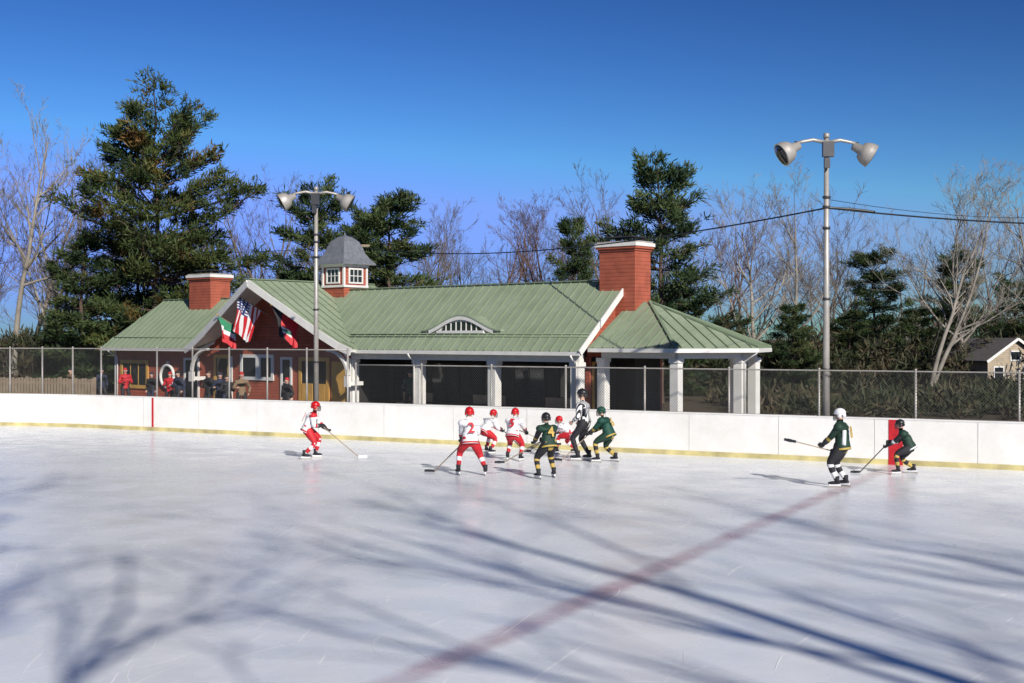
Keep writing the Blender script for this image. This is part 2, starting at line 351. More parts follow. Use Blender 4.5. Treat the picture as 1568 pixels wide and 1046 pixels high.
# ------------------------------------------------------------------ BUILDING
BA=rad(-40)
B=empty('rink_clubhouse',(2.24,42,0),BA)
def roof_face(mbg,mbw,poly,edir,sp=.42):
    P=[Vector(p) for p in poly]; n=Vector((0,0,0))
    for i in range(1,len(P)-1): n+= (P[i]-P[0]).cross(P[i+1]-P[0])
    n.normalize()
    if n.z<0: n=-n
    e=Vector(edir).normalized(); s=n.cross(e).normalized()
    if s.z<0: s=-s
    mbg.slab(P,n*.0,n*.045,0); mbw.slab(P,n*-.11,n*-.003,0)
    q=[((p-P[0]).dot(e),(p-P[0]).dot(s)) for p in P]
    a0=min(x for x,_ in q); a1=max(x for x,_ in q); k=a0+sp*.5
    while k<a1:
        ys=[]
        for i in range(len(q)):
            (x0,y0),(x1,y1)=q[i],q[(i+1)%len(q)]
            if (x0-k)*(x1-k)<0: ys.append(y0+(y1-y0)*(k-x0)/(x1-x0))
        if len(ys)>=2 and max(ys)-min(ys)>.05:
            A=P[0]+e*k+s*min(ys)+n*.062; Bq=P[0]+e*k+s*max(ys)+n*.062
            mbg.beam(A,Bq,.028,.04,1,up=n)
        k+=sp
g=MB(); wv=MB()
EZ=2.6; RY=2.86
roof_face(g,wv,[(-11.2,0,EZ),(0,0,EZ),(0,RY,5.05),(-15.3,RY,5.05)],(1,0,0))
roof_face(g,wv,[(-15.3,RY,5.05),(0,RY,5.05),(0,5.72,EZ),(-11.2,5.72,EZ)],(1,0,0))
roof_face(g,wv,[(-28.3,0,EZ),(-20.7,0,EZ),(-16.93,RY,4.85),(-27.3,RY,4.85)],(1,0,0))
roof_face(g,wv,[(-27.3,RY,4.85),(-16.93,RY,4.85),(-20.7,5.72,EZ),(-28.3,5.72,EZ)],(1,0,0))
roof_face(g,wv,[(-28.3,0,EZ),(-27.3,RY,4.85),(-28.3,5.72,EZ)],(0,1,0))
prof=[(0,5.4),(3.6,3.38),(4.6,2.88),(5.25,2.64)]
GC=-15.95; GY=.45
def fy(d): return -1.05+.75*d/5.25
for sg in(1,-1):
    for (d0,z0),(d1,z1) in zip(prof,prof[1:]):
        roof_face(g,wv,[(GC+sg*d0,fy(d0),z0),(GC+sg*d0,5.9,z0),(GC+sg*d1,5.9,z1),(GC+sg*d1,fy(d1),z1)],(0,1,0))
# pavilion
A0=(0,2.9,4.27); A=(.8,2.9,4.27); PE=2.72
E=[(0,.45,PE),(3.42,.45,PE),(4.93,3.03,PE),(4.16,5.3,PE),(2.8,6.4,PE),(0,6.4,PE)]
roof_face(g,wv,[E[0],E[1],A,A0],(1,0,0))
for i in(1,2,3):
    roof_face(g,wv,[E[i],E[i+1],A],Vector(E[i+1])-Vector(E[i]))
    g.beam(Vector(E[i])+Vector((0,0,.09)),Vector(A)+Vector((0,0,.09)),.09,.04,1)
g.beam(Vector(E[4])+Vector((0,0,.09)),Vector(A)+Vector((0,0,.09)),.09,.04,1)
roof_face(g,wv,[E[4],E[5],A0,A],(1,0,0))
g.beam((-15.3,RY,5.12),(0,RY,5.12),.22,.04,1); g.beam((-27.3,RY,4.92),(-16.9,RY,4.92),.22,.04,1); g.beam((GC,-1.05,5.47),(GC,5.9,5.47),.22,.04,1)
for yy,zz in((.52,3.13),(.62,3.22)): g.tube([(-11.7,yy,zz),(-.05,yy,zz)],.022,1,n=6)
for yy,zz in((.52,3.10),): g.tube([(-28,yy,zz),(-21,yy,zz)],.022,1,n=6)
g.obj('metal_roof',['roof','roofdark'],B); wv.obj('soffit',['white'],B)
# trim
t=MB()
def fascia(p,q,h=.2,w=.05,dz=-.04): t.beam(Vector(p)+Vector((0,0,dz)),Vector(q)+Vector((0,0,dz)),w,h)
fascia((-11.2,-.03,EZ),(0.0,-.03,EZ),.13); fascia((-28.3,-.03,EZ),(-20.9,-.03,EZ),.13); fascia((-28.34,0,EZ),(-28.34,5.7,EZ),.13)
fascia((.035,-.05,EZ+.02),(.035,RY,5.09),.2); fascia((.035,RY,5.09),(.035,5.75,EZ),.2)
for sg in(1,-1):
    for (d0,z0),(d1,z1) in zip(prof,prof[1:]):
        t.beam((GC+sg*d0,fy(d0)-.04,z0-.10),(GC+sg*(d1+.02),fy(d1)-.04,z1-.10),.06,.28)
    arcp=[Vector((GC+sg*(4.95-1.15*(1-math.cos(rad(90*k/8)))),-.2,1.65+.95*math.sin(rad(90*k/8)))) for k in range(9)]
    for a_,b_ in zip(arcp,arcp[1:]): t.beam(a_,b_,.09,.14,up=(0,1,0))
    t.box((GC+sg*4.95-.1,-.3,1.2),(GC+sg*4.95+.1,-.12,1.62)); t.box((GC+sg*4.95-.08,-.119,1.25),(GC+sg*4.95+.08,GY+.1,1.4))
for i in range(5): fascia(E[i],E[i+1],.13)
t.box((-11.4,.36,2.27),(-.30,.62,2.52))
cols=[(-.48,.5),(-4.15,.5),(-7.85,.5),(-11.46,.5)]
pav=[(0.16,1.1),(3.04,1.1),(4.19,3.13),(3.70,4.93),(2.6,5.6)]
def column(x,y,top,wd=.17):
    t.box((x-wd,y-wd,.12),(x+wd,y+wd,top)); t.box((x-wd-.03,y-wd-.03,.121),(x+wd+.03,y+wd+.03,.34)); t.box((x-wd-.03,y-wd-.03,top-.14),(x+wd+.03,y+wd+.03,top-.003))
for x,y in cols: column(x,y,2.27)
for x,y in pav: column(x,y,2.42,.15)
for a_,b_ in zip(pav,pav[1:]): t.beam((a_[0],a_[1],2.54),(b_[0],b_[1],2.54),.24,.24)
for x in(-.35,-7.9,-11.35):
    t.tube([(x,-.06,2.5),(x,.05,2.36),(x,.26,2.25),(x,.27,.2)],.04,n=6)
t.tube([(-27.6,-.06,2.5),(-27.6,.2,2.3),(-27.6,.44,2.2),(-27.6,.44,.2)],.04,n=6)
t.tube([(4.9,3.0,2.62),(4.6,3.05,2.45),(4.36,3.1,2.3),(4.40,3.13,.2)],.04,n=6)
t.box((-27.86,.46,.12),(-27.76,.56,2.55))
t.obj('white_trim_and_columns',['white'],B)
# walls
wl=MB()
def wall_x(x0,x1,y,z0,z1,th=.15,mi=0): wl.box((x0,y,z0),(x1,y+th,z1),mi)
gw=[(GC-4.5,GY,.12),(GC+4.5,GY,.12),(GC+4.5,GY,2.80),(GC+3.5,GY,3.30),(GC,GY,5.26),(GC-3.5,GY,3.30),(GC-4.5,GY,2.80)]
wl.slab(gw,(0,0,0),(0,.15,0),0)
wall_x(-27.8,GC-4.5,.5,.12,2.6); wl.box((-27.8,.651,.12),(-27.65,5.2,2.6)); wall_x(-27.8,-.3,5.2,.12,2.6)
wl.slab([(-.40,.9,2.45),(-.40,5.2,2.45),(-.40,5.2,3.0),(-.40,RY,4.9),(-.40,.9,3.22)],(0,0,0),(.12,0,0),0)
wl.box((-.40,1.6,.12),(-.28,5.2,2.449),1); wl.box((-.45,.9,.12),(-.27,1.0,2.44),0)  # lower end wall: pavilion shade put into its near-black colour
wl.box((-.9,2.45,.12),(.5,3.3,2.6),1)  # block under the chimney, coloured near-black to read as shade
wall_x(-11.45,-.42,2.4,.12,4.4,mi=1); wl.box((-11.6,.61,.12),(-11.45,2.4,3.2),1)  # porch walls carry the porch shade in their near-black colour
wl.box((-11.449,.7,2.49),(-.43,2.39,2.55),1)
wl.obj('walls',['red_siding','dark'],B)
fl=MB(); fl.box((-28.4,-.4,-.02),(-.2,6,.12)); fl.box((-.199,.6,-.02),(5.0,6.2,.118)); fl.obj('floor_slab',['concrete'],B)
# openings
op=MB()
def window(x0,x1,z0,z1,y,fr=.09,mi_f=0,nx=2,nz=2,axis='x',mull=.03):
    def bx(a,b,c,d,dy0,dy1,mi):
        if axis=='x': op.box((a,y+dy0,c),(b,y+dy1,d),mi)
        else:
            ya,yb=sorted((y-dy0,y-dy1)); op.box((ya,a,c),(yb,b,d),mi)
    bx(x0,x1,z0,z1,-.02,.0-.004,1)
    bx(x0-fr,x0,z0-fr,z1+fr,-.06,-.003,mi_f); bx(x1,x1+fr,z0-fr,z1+fr,-.06,-.003,mi_f)
    bx(x0,x1,z1,z1+fr,-.055,-.003,mi_f); bx(x0,x1,z0-fr,z0,-.055,-.003,mi_f)
    for i in range(1,nx): xx=x0+(x1-x0)*i/nx; bx(xx-mull/2,xx+mull/2,z0,z1,-.04,-.021,mi_f)
    for i in range(1,nz): zz=z0+(z1-z0)*i/nz; bx(x0,x1,zz-mull/2,zz+mull/2,-.038,-.0211,mi_f)
window(-20.0,-19.2,.2,2.2,GY,.16,2,1,2)
op.box((-19.03,GY-.04,.15),(-18.9,GY-.003,2.3),0)
window(-18.2,-17.3,1.45,2.25,GY,.14,0,1,1); window(-17.0,-16.3,1.45,2.25,GY,.14,0,1,1)
window(-15.6,-15.1,.3,2.2,GY,.1,0,1,2)
window(-14.4,-12.9,.35,2.15,GY,.16,2,2,1); op.box((-14.35,GY-.07,.2),(-13.7,GY-.042,1.25),2); op.box((-13.6,GY-.07,.2),(-12.95,GY-.042,1.25),2)
op.box((-12.6,GY-.05,.2),(-11.75,GY-.015,2.15),2)
window(-27.2,-25.3,.9,1.9,.5,.16,2,3,1); window(-22.3,-21.4,.2,2.1,.5,.1,0,1,1)
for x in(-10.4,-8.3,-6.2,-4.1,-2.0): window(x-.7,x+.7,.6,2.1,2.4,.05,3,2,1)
window(1.12,1.52,.15,2.2,-.28,.08,2,1,1,axis='y')
op.obj('windows_and_doors',['white','glass','yellow','dark'],B)
pf=MB()
for x in(-9.6,-5.9,-2.4):
    pf.box((x-.8,1.8,.5),(x+.8,2.2,.55)); pf.box((x-.75,1.85,.12),(x-.68,2.15,.5)); pf.box((x+.68,1.85,.12),(x+.75,2.15,.5)); pf.box((x-.8,2.2,.6),(x+.8,2.24,.95))
pf.obj('porch_benches',['wood'],B)
# eyebrow dormer
eb=MB(); cx=-5.96; y0=.8; z0=EZ+.857*y0+.04; W=1.95
prev=None
for k in range(33):
    x=-W+2*W*k/32; h=.56*math.cos(math.pi*x/(2*W))**2; c=(cx+x,h)
    if prev:
        xa,ha=prev; xb,hb=c
        P=[(xa,y0-.14,z0+ha),(xb,y0-.14,z0+hb),(xb,y0+hb/.857+.08,z0+hb+.02),(xa,y0+ha/.857+.08,z0+ha+.02)]
        eb.slab(P,(0,0,0),(0,0,.05),0)
        if max(ha,hb)>.05: eb.add([(xa,y0-.13,z0-.12+max(ha-.02,0)),(xb,y0-.13,z0-.12+max(hb-.02,0)),(xb,y0-.13,z0+hb+.02),(xa,y0-.13,z0+ha+.02)],[(0,1,2,3)],1)
        eb.add([(xa,y0-.05,z0-.1),(xb,y0-.05,z0-.1),(xb,y0-.05,z0+hb),(xa,y0-.05,z0+ha)],[(0,1,2,3)],1)
    prev=c
WW=1.0; pv=None
for k in range(17):
    x=-WW+2*WW*k/16; h=.33*math.sqrt(max(0,1-(x/WW)**2)); c=(cx+x,h)
    if pv: eb.add([(pv[0],y0-.06,z0+.02),(c[0],y0-.06,z0+.02),(c[0],y0-.06,z0+.02+c[1]),(pv[0],y0-.06,z0+.02+pv[1])],[(0,1,2,3)],2)
    pv=c
for i in range(-3,4):
    x=i*.25; h=.33*math.sqrt(1-(x/WW)**2); eb.box((cx+x-.02,y0-.085,z0+.02),(cx+x+.02,y0-.062,z0+.02+h),1)
eb.box((cx-1.15,y0-.16,z0-.07),(cx+1.15,y0-.04,z0+.025),1)
eb.obj('eyebrow_dormer',['roof','white','glass'],B)
def chimney(x0,x1,ya,yb,zb,zt,nm):
    c=MB(); c.box((x0,ya,zb),(x1,yb,zt-.34),0)
    for i,(o_,a_,b_) in enumerate(((.04,.34,.26),(.09,.26,.18))): c.box((x0-o_,ya-o_,zt-a_),(x1+o_,yb+o_,zt-b_-.001),0)
    c.box((x0-.12,ya-.12,zt-.18),(x1+.12,yb+.12,zt-.06),1); c.box((x0-.06,ya-.06,zt-.059),(x1+.06,yb+.06,zt),2)
    xm=(x0+x1)/2; ym=(ya+yb)/2
    for dx in(-.5,.5):
        for dy in(-.3,.3): c.box((xm+dx-.03,ym+dy-.03,zt),(xm+dx+.03,ym+dy+.03,zt+.14),3)
    c.box((xm-.6,ym-.4,zt+.14),(xm+.6,ym+.4,zt+.18),3)
    c.obj(nm,['red_siding','white','concrete','darksteel'],B)
chimney(-24.4,-22.8,2.2,3.3,3.0,6.05,'left_chimney'); chimney(-.95,.54,2.4,3.35,2.61,6.42,'right_chimney')
# cupola
c=MB(); X,Y=-14.75,3.1; h=.64
c.box((X-h,Y-h,4.2),(X+h,Y+h,6.15),0)
c.box((X-h-.06,Y-h-.06,5.20),(X+h+.06,Y+h+.06,5.29),1); c.box((X-h-.07,Y-h-.07,6.05),(X+h+.07,Y+h+.07,6.16),1)
for sx in(-1,1):
    for sy in(-1,1): c.box((X+sx*h-.045,Y+sy*h-.045,5.29),(X+sx*h+.045,Y+sy*h+.045,6.05),1)
rp=[(6.16,.93),(6.24,.91),(6.40,.76),(6.62,.62),(6.9,.53),(7.15,.42),(7.33,.22),(7.42,.03)]
for (za,ra),(zb,rb) in zip(rp,rp[1:]):
    A4=[(X+sx*ra,Y+sy*ra,za) for sx,sy in((-1,-1),(1,-1),(1,1),(-1,1))]; B4=[(X+sx*rb,Y+sy*rb,zb) for sx,sy in((-1,-1),(1,-1),(1,1),(-1,1))]
    c.add(A4+B4,[(i,(i+1)%4,4+(i+1)%4,4+i) for i in range(4)],2)
c.add([(X-.93,Y-.93,6.158),(X+.93,Y-.93,6.158),(X+.93,Y+.93,6.158),(X-.93,Y+.93,6.158)],[(0,1,2,3)],1)
c.tube([(X,Y,7.36),(X,Y,7.55)],[.05,.015],2,n=6)
c.obj('cupola',['red_siding','white','slate'],B)
op=MB(); window(X-.34,X+.34,5.42,5.94,Y-h,.065,0,3,2); window(Y-.34,Y+.34,5.42,5.94,X+h,.065,0,3,2,axis='y')
op.obj('cupola_windows',['white','glass'],B)
# ring sign on the left wing: white rim, dark disc
rs=MB()
ring=[( -23.6+.5*math.cos(2*math.pi*k/24),.42,1.35+.5*math.sin(2*math.pi*k/24)) for k in range(25)]
rs.tube(ring,.07,0,n=8); rs.add([(-23.6+.46*math.cos(2*math.pi*k/24),.45,1.35+.46*math.sin(2*math.pi*k/24)) for k in range(24)],[tuple(range(24))],1)
rs.box((-23.66,.42,1.92),(-23.54,.5,2.02),0)
rs.obj('ring_sign',['white','dark'],B)
# ------------------------------------------------------------------ flags (on the gable)
def flag(name,base,tip,kind,length=1.55,hoist=.95,sway=(-.12,0)):
    e=empty(name,(2.24,42,0),BA)
    p0=Vector(base); p1=Vector(tip); d=(p1-p0).normalized()
    m=MB(); m.tube([p0,p1],[.022,.016],0,n=6); m.ell(p1,(.04,.04,.04),1,nu=8,nv=5); m.obj('flag_pole',['wood','jgold'],e)
    ns,nl=13,26; vs=[];fs=[];mi=[]
    for i in range(ns+1):
        s=i/ns
        for j in range(nl+1):
            q=j/nl
            base_=p1-d*(.05+hoist*s*(1-.22*q))
            fold=.07*math.sin(s*10+q*2)*min(1,q*2.5)+.03*math.sin(s*23+q*5)*q
            vs.append(base_+Vector((sway[0]*q+fold*.6,sway[1]*q+fold*1.3,-length*q*(1-.08*math.sin(s*7)))))
    for i in range(ns):
        for j in range(nl):
            a=i*(nl+1)+j; fs.append((a,a+1,a+nl+2,a+nl+1)); s=(i+.5)/ns;q=(j+.5)/nl
            if kind=='us': mi.append(2 if (s<.54 and q<.4 and not((i%2==0)and(j%2==0))) else (1 if (s<.54 and q<.4) else (0 if i%2==0 else 1)))
            elif kind=='tri': mi.append(3 if q<.40 else (1 if q<.58 else 0))
            else:
                r=math.hypot((s-.5)*1.1,(q-.62)*1.4); mi.append(3 if r<.10 else 1 if r<.17 else (4 if (s<.35) else 0))
    me=bpy.data.meshes.new('cloth'); me.from_pydata(vs,[],fs)
    for k in('jred','jwhite','blue','flaggreen','black'): me.materials.append(M[k])
    me.polygons.foreach_set('material_index',mi); me.polygons.foreach_set('use_smooth',[True]*len(fs))
    o=bpy.data.objects.new('flag_cloth',me); col.objects.link(o); o.parent=e
flag('american_flag',(-15.9,GY,3.75),(-16.9,-.9,4.85),'us',1.45,1.2,(-.4,0))
flag('tricolor_flag',(-17.3,GY,3.0),(-18.2,-.9,4.05),'tri',1.05,1.0,(.2,0))
flag('hockey_club_flag',(-13.5,GY,3.2),(-14.7,-.9,4.4),'club',1.2,1.25,(.35,0))
# ------------------------------------------------------------------ light poles
def floodlight(m,base,d):
    d=Vector(d).normalized(); b=Vector(base)
    q=[(-.34,.05),(-.32,.11),(-.12,.13),(-.10,.20),(.0,.27),(.10,.30),(.20,.31),(.215,.32)]
    m.tube([b+d*x for x,_ in q],[r for _,r in q],0,n=16,cap=False)
    m.tube([b+d*.215,b+d*.216],[.32,.285],2,n=16,cap=False)
    m.tube([b+d*.212,b+d*.12,b+d*.0],[.285,.24,.1],2,n=16,cap=True)
    m.tube([b+d*.19,b+d*.235,b+d*.262],[.28,.24,.05],1,n=16)
    m.tube([b-d*.34,b-d*.32],[.03,.11],0,n=10)
def light_pole(name,x,y,H,armdir):
    e=empty(name,(x,y,0)); a=Vector(armdir).normalized(); m=MB()
    m.tube([(0,0,0),(0,0,H*.5),(0,0,H)],[.095,.08,.06],0,n=12); m.tube([(0,0,0),(0,0,.12)],[.16,.15],0,n=12)
    m.tube([(0,0,H),(0,0,H+.12)],[.085,.07],0,n=10)
    for z in(H*.28,H*.5,H*.72,H-1.75,H-1.5): m.tube([(0,0,z-.03),(0,0,z+.03)],.10,1,n=10)
    m.box((-.14,-.24,H-.5),(.14,-.10,H-.12),1); m.box((-.10,-.22,H-.78),(.04,-.12,H-.53),1)
    for s in(-1,1):
        m.tube([(0,0,H-.12),a*s*.35+Vector((0,0,H-.05)),a*s*.62+Vector((0,0,H-.10)),a*s*.78+Vector((0,0,H-.14))],[.05,.045,.04,.04],0,n=8)
        m.tube([a*s*.78+Vector((0,0,H-.10)),a*s*.80+Vector((0,0,H-.26))],.05,1,n=8)
    m.obj('pole',['steel','darksteel'],e)
    for i,s in enumerate((-1,1)):
        k=MB(); floodlight(k,a*s*.98+Vector((0,0,H-.34)),a*s*.9+Vector((0,-.1,-.52))); k.obj('floodlight_%d'%(i+1),['steel','lens','reflector'],e)
light_pole('light_pole',7.96,32.25,8.15,(1,.08,0)); light_pole('light_pole',-6.66,43.3,8.1,(1,.15,0))
def cable(name,p,q,sag,r=.02):
    m=MB(); p=Vector(p);q=Vector(q)
    m.tube([p.lerp(q,k/24)-Vector((0,0,4*sag*(k/24)*(1-k/24))) for k in range(25)],r,0,n=5); m.obj(name,['blackplastic'])
cable('overhead_cable',(7.96,32.25,6.38),(-8.6,68,8.0),.75,.022); cable('overhead_cable',(7.96,32.25,6.38),(26,38,6.9),.45,.022)
cable('overhead_cable',(7.96,32.2,6.38),(9.2,32.3,6.28),-.02,.03)
cable('overhead_cable',(-8.6,68,8.0),(-30,75,9),.6,.015); cable('overhead_cable',(7.96,32.25,6.6),(30,60,9.5),.6,.008)
m=MB(); m.tube([(-8.6,68,0),(-8.6,68,8.4)],[.15,.1],0,n=10); m.beam((-9.6,68,8.0),(-7.6,68,8.0),.1,.12,0); m.obj('utility_pole',['wood'])
# ------------------------------------------------------------------ trees
def quick_tube(V,F,pts,rads,n):
    o=len(V); prev=None
    for i,p in enumerate(pts):
        t=(pts[min(i+1,len(pts)-1)]-pts[max(i-1,0)])
        if t.length<1e-6: t=Vector((0,0,1))
        t.normalize()
        x=t.cross(Vector((.31,.95,.05)));
        if prev is not None: x=prev-t*prev.dot(t)
        x.normalize(); y=t.cross(x); prev=x
        for k in range(n):
            a=6.2832*k/n; V.append(tuple(p+(x*math.cos(a)+y*math.sin(a))*rads[i]))
    for i in range(len(pts)-1):
        for k in range(n): F.append((o+i*n+k,o+i*n+(k+1)%n,o+(i+1)*n+(k+1)%n,o+(i+1)*n+k))
def gen_bare(seed,H=12.,spread=.55,trunks=1,r0=.17,counts=(13,6,5,4),lowest=.25,lean=.06,rmin=.006):
    rnd=random.Random(seed); V=[];F=[]
    def grow(p,d,Ln,r,lev):
        nseg=[9,6,4,3,2][lev]; pts=[p.copy()]; q=p.copy(); dd=d.copy()
        for i in range(nseg):
            wob=[.07,.14,.17,.2,.16][lev]
            dd=(dd+Vector((rnd.gauss(0,wob),rnd.gauss(0,wob),rnd.gauss(0,wob)+(.13 if lev else .02)))).normalized()
            q=q+dd*Ln/nseg; pts.append(q.copy())
        rads=[max(rmin,r*(1-.82*i/nseg)) for i in range(nseg+1)]
        quick_tube(V,F,pts,rads,[7,5,4,3,3][lev])
        if lev>=len(counts): return
        nc=counts[lev]+rnd.randint(-1,1)
        for c in range(nc):
            f=rnd.uniform(lowest if lev==0 else .2,1.0)
            k=f*nseg; i=min(int(k),nseg-1); bp=pts[i].lerp(pts[i+1],k-i); td=(pts[i+1]-pts[i]).normalized()
            ang=rnd.uniform(.4,.95) if lev==0 else rnd.uniform(.3,.8)
            perp=td.orthogonal().normalized(); perp.rotate(Matrix.Rotation(rnd.uniform(0,6.28),3,td))
            nd=(td*math.cos(ang)+perp*math.sin(ang)).normalized()
            nl=Ln*rnd.uniform(.36,.6)*(spread/.55 if lev==0 else 1)*(1-.45*f if lev==0 else 1.0-.3*f)
            rr=max(rmin,rads[i]*rnd.uniform(.4,.62)); grow(bp,nd,nl,rr,lev+1)
    for t_ in range(trunks):
        d=Vector((rnd.gauss(0,lean)*(1 if trunks==1 else 2.5),rnd.gauss(0,lean)*(1 if trunks==1 else 2.5),1)).normalized()
        grow(Vector((rnd.uniform(-.1,.1)*trunks,rnd.uniform(-.1,.1)*trunks,-.05)),d,H*rnd.uniform(.9,1),r0,0)
    me=bpy.data.meshes.new('bare_tree_wood'); me.from_pydata(V,[],F); me.polygons.foreach_set('use_smooth',[True]*len(F)); return me
bare=[gen_bare(11),gen_bare(22,spread=.7,counts=(14,6,5,4)),gen_bare(33,trunks=2,counts=(9,6,5,4)),gen_bare(44,lowest=.4,counts=(12,6,5,4)),gen_bare(55,trunks=3,counts=(7,5,5,4),r0=.12)]
far=[gen_bare(111,counts=(12,6,5),rmin=.012,spread=.65),gen_bare(122,counts=(7,6,5),trunks=2,rmin=.012),gen_bare(133,counts=(13,6,5),rmin=.012,spread=.75)]
sparse=[gen_bare(66,counts=(12,5,3,2),lowest=.35,r0=.2),gen_bare(77,counts=(10,5,3,2),lowest=.4,r0=.2,spread=.7)]
def mvar(me,mt):
    m2=me.copy(); m2.materials.clear(); m2.materials.append(M[mt]); return m2
BV={k:[mvar(b,k) for b in bare] for k in('bark','bark_light','bark_red')}
FV={k:[mvar(b,k) for b in far] for k in('bark','bark_red')}
SP=[mvar(b,'bark') for b in sparse]
def tree_obj(name,me,x,y,H,base=12.,rz=None,parent=None,wide=1):
    o=bpy.data.objects.new(name,me); col.objects.link(o); s=H/base; o.location=(x,y,-.03); o.scale=(s*wide,s*wide,s); o.rotation_euler=(0,0,random.uniform(0,6.28) if rz is None else rz)
    if parent: o.parent=parent
    return o
def clump_mesh(C,D,S,per=22,ln=.45,wd=.05,seed=1,up=.35,shade=None,sig=.16):
    rs=np.random.RandomState(seed); C=np.array(C);D=np.array(D);S=np.array(S); n=len(C)
    c=np.repeat(C,per,0); d=np.repeat(D,per,0); s=np.repeat(S,per)[:,None]
    r=rs.normal(0,1,(n*per,3)); r/=np.linalg.norm(r,axis=1)[:,None]
    dr=r+d*.75; dr[:,2]+=up; dr/=np.linalg.norm(dr,axis=1)[:,None]
    start=c+rs.normal(0,sig,(n*per,3))*s*np.array([1,1,.6])
    tip=start+dr*ln*s*rs.uniform(.6,1.15,(n*per,1))
    q=np.cross(dr,rs.normal(0,1,(n*per,3))); q/=np.linalg.norm(q,axis=1)[:,None]+1e-9
    mid=(start*.45+tip*.55)
    V=np.stack([start-dr*.03,mid+q*wd*s,tip,mid-q*wd*s],1).reshape(-1,3)
    sh=rs.uniform(0,1,n) if shade is None else np.array(shade)
    shv=np.clip(np.repeat(sh,per*4)+rs.normal(0,.08,n*per*4),0,1)
    return V,shv
def quads_mesh(name,V,sh,Vt,Ft,mats):
    n=len(V)//4; me=bpy.data.meshes.new(name); nv=len(Vt)
    allv=np.concatenate([np.array(Vt,dtype=float).reshape(-1,3),V]) if nv else V
    nF=len(Ft); me.vertices.add(len(allv)); me.vertices.foreach_set('co',allv.ravel())
    me.loops.add(4*(nF+n)); li=np.concatenate([np.array(Ft,dtype=np.int32).ravel() if nF else np.zeros(0,np.int32),np.arange(4*n,dtype=np.int32)+nv])
    me.loops.foreach_set('vertex_index',li); me.polygons.add(nF+n)
    me.polygons.foreach_set('loop_start',np.arange(nF+n,dtype=np.int32)*4)
    me.polygons.foreach_set('loop_total',np.full(nF+n,4,dtype=np.int32))
    for k in mats: me.materials.append(M[k])
    me.polygons.foreach_set('material_index',np.concatenate([np.zeros(nF,np.int32),np.ones(n,np.int32)]))
    at=me.attributes.new('shade','FLOAT','POINT'); at.data.foreach_set('value',np.concatenate([np.zeros(nv),sh]).astype(np.float32))
    me.update(calc_edges=True); me.validate(); return me
def gen_pine(seed,H=14.,W=4.2,whorls=15,low=.12,needles='needles',top=.55,per=20,irr=.35,dens=1.,nbr=(4,6),ln=.42,tw=1.0):
    rnd=random.Random(seed); V=[];F=[];C=[];D=[];S=[];SH=[]
    pts=[Vector((0,0,0))]; q=Vector((0,0,0))
    for i in range(12): q=q+Vector((rnd.gauss(0,.06),rnd.gauss(0,.06),H/12)); pts.append(q.copy())
    quick_tube(V,F,pts,[.26*H/14*(1-.93*i/12) for i in range(13)],8)
    for wi in range(whorls):
        f=low+(1-low)*(wi+rnd.uniform(-.4,.4))/whorls; f=min(.985,max(low,f))
        i=min(int(f*12),11); bp=pts[i].lerp(pts[i+1],f*12-i)
        env=math.sin(math.pi*min(1,(1-f)*1.15+.10*tw)*.52)**.8 if f>top*.6 else .75+.25*f/top
        env*=rnd.uniform(.8,1.15)
        nb=rnd.randint(*nbr) if f<.9 else 4
        a0=rnd.uniform(0,6.28)
        for b in range(nb):
            if rnd.random()<.08: continue
            a=a0+6.28*b/nb+rnd.gauss(0,.3); Lb=W*env*rnd.uniform(1-irr,1+irr*.6)
            el0=rnd.uniform(-.08,.25)+1.3*max(0,f-.55); d=Vector((math.cos(a)*math.cos(el0),math.sin(a)*math.cos(el0),math.sin(el0)))
            bpz=[bp.copy()]; p=bp.copy(); ns=6
            for k in range(ns):
                d=(d+Vector((rnd.gauss(0,.11),rnd.gauss(0,.11),rnd.gauss(.045,.07)))).normalized(); p=p+d*Lb/ns; bpz.append(p.copy())
            quick_tube(V,F,bpz,[max(.012,.07*(Lb/4)*(1-.85*k/ns)) for k in range(ns+1)],4)
            shb=rnd.uniform(.0,.8)
            nc=int((5+Lb*3.4)*dens)
            for c_ in range(nc):
                g=rnd.uniform(.25,1.0); k=min(int(g*ns),ns-1); cp=bpz[k].lerp(bpz[k+1],g*ns-k)
                side=Vector((-d.y,d.x,0)).normalized()*rnd.choice((-1,1))*rnd.uniform(0,.32)*Lb*(1.15-g*.75)
                off=side+d*abs(side.length)*.5+Vector((0,0,rnd.gauss(.08,.14)+abs(side.length)*.18))
                if side.length>.35 and c_%2==0: quick_tube(V,F,[cp,cp+off*.9],[.02,.01],3)
                C.append(cp+off); dd=(d+side*.6); dd.normalize(); D.append(dd); S.append(rnd.uniform(.75,1.25)); SH.append(min(1,max(0,shb+rnd.gauss(0,.15))))
    C.append(pts[-1]); D.append(Vector((0,0,1))); S.append(1.); SH.append(.4)
    v,sh=clump_mesh(C,D,S,per=per,ln=ln,wd=.034,seed=seed,shade=SH)
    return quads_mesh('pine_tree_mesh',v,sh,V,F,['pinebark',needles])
P1=gen_pine(3,14,4.7,17,.12,'needles',per=25,irr=.48,dens=1.25,nbr=(5,7),tw=3.2)
P2=gen_pine(5,12,3.0,15,.10,'needles2',per=22,irr=.45,dens=1.2,tw=3.)
P3=gen_pine(8,12,3.2,13,.20,'needles2',per=22,irr=.5,dens=1.1,nbr=(4,6),tw=2.6)
P4=gen_pine(13,12,2.7,15,.05,'needles2',per=22,irr=.35,dens=1.25,tw=2.)
def pine(me,x,y,H,base,rz=0,wide=1): return tree_obj('pine_tree',me,x,y,H,base,rz,None,wide)
pine(P1,-19.6,70,14.9,14,.5,.94)
pine(P4,-23.6,70,8.6,12,1,1.3); pine(P2,-21.8,73,9.0,12,2,1.2); pine(P4,-17.6,73,7.0,12,3,1.4)
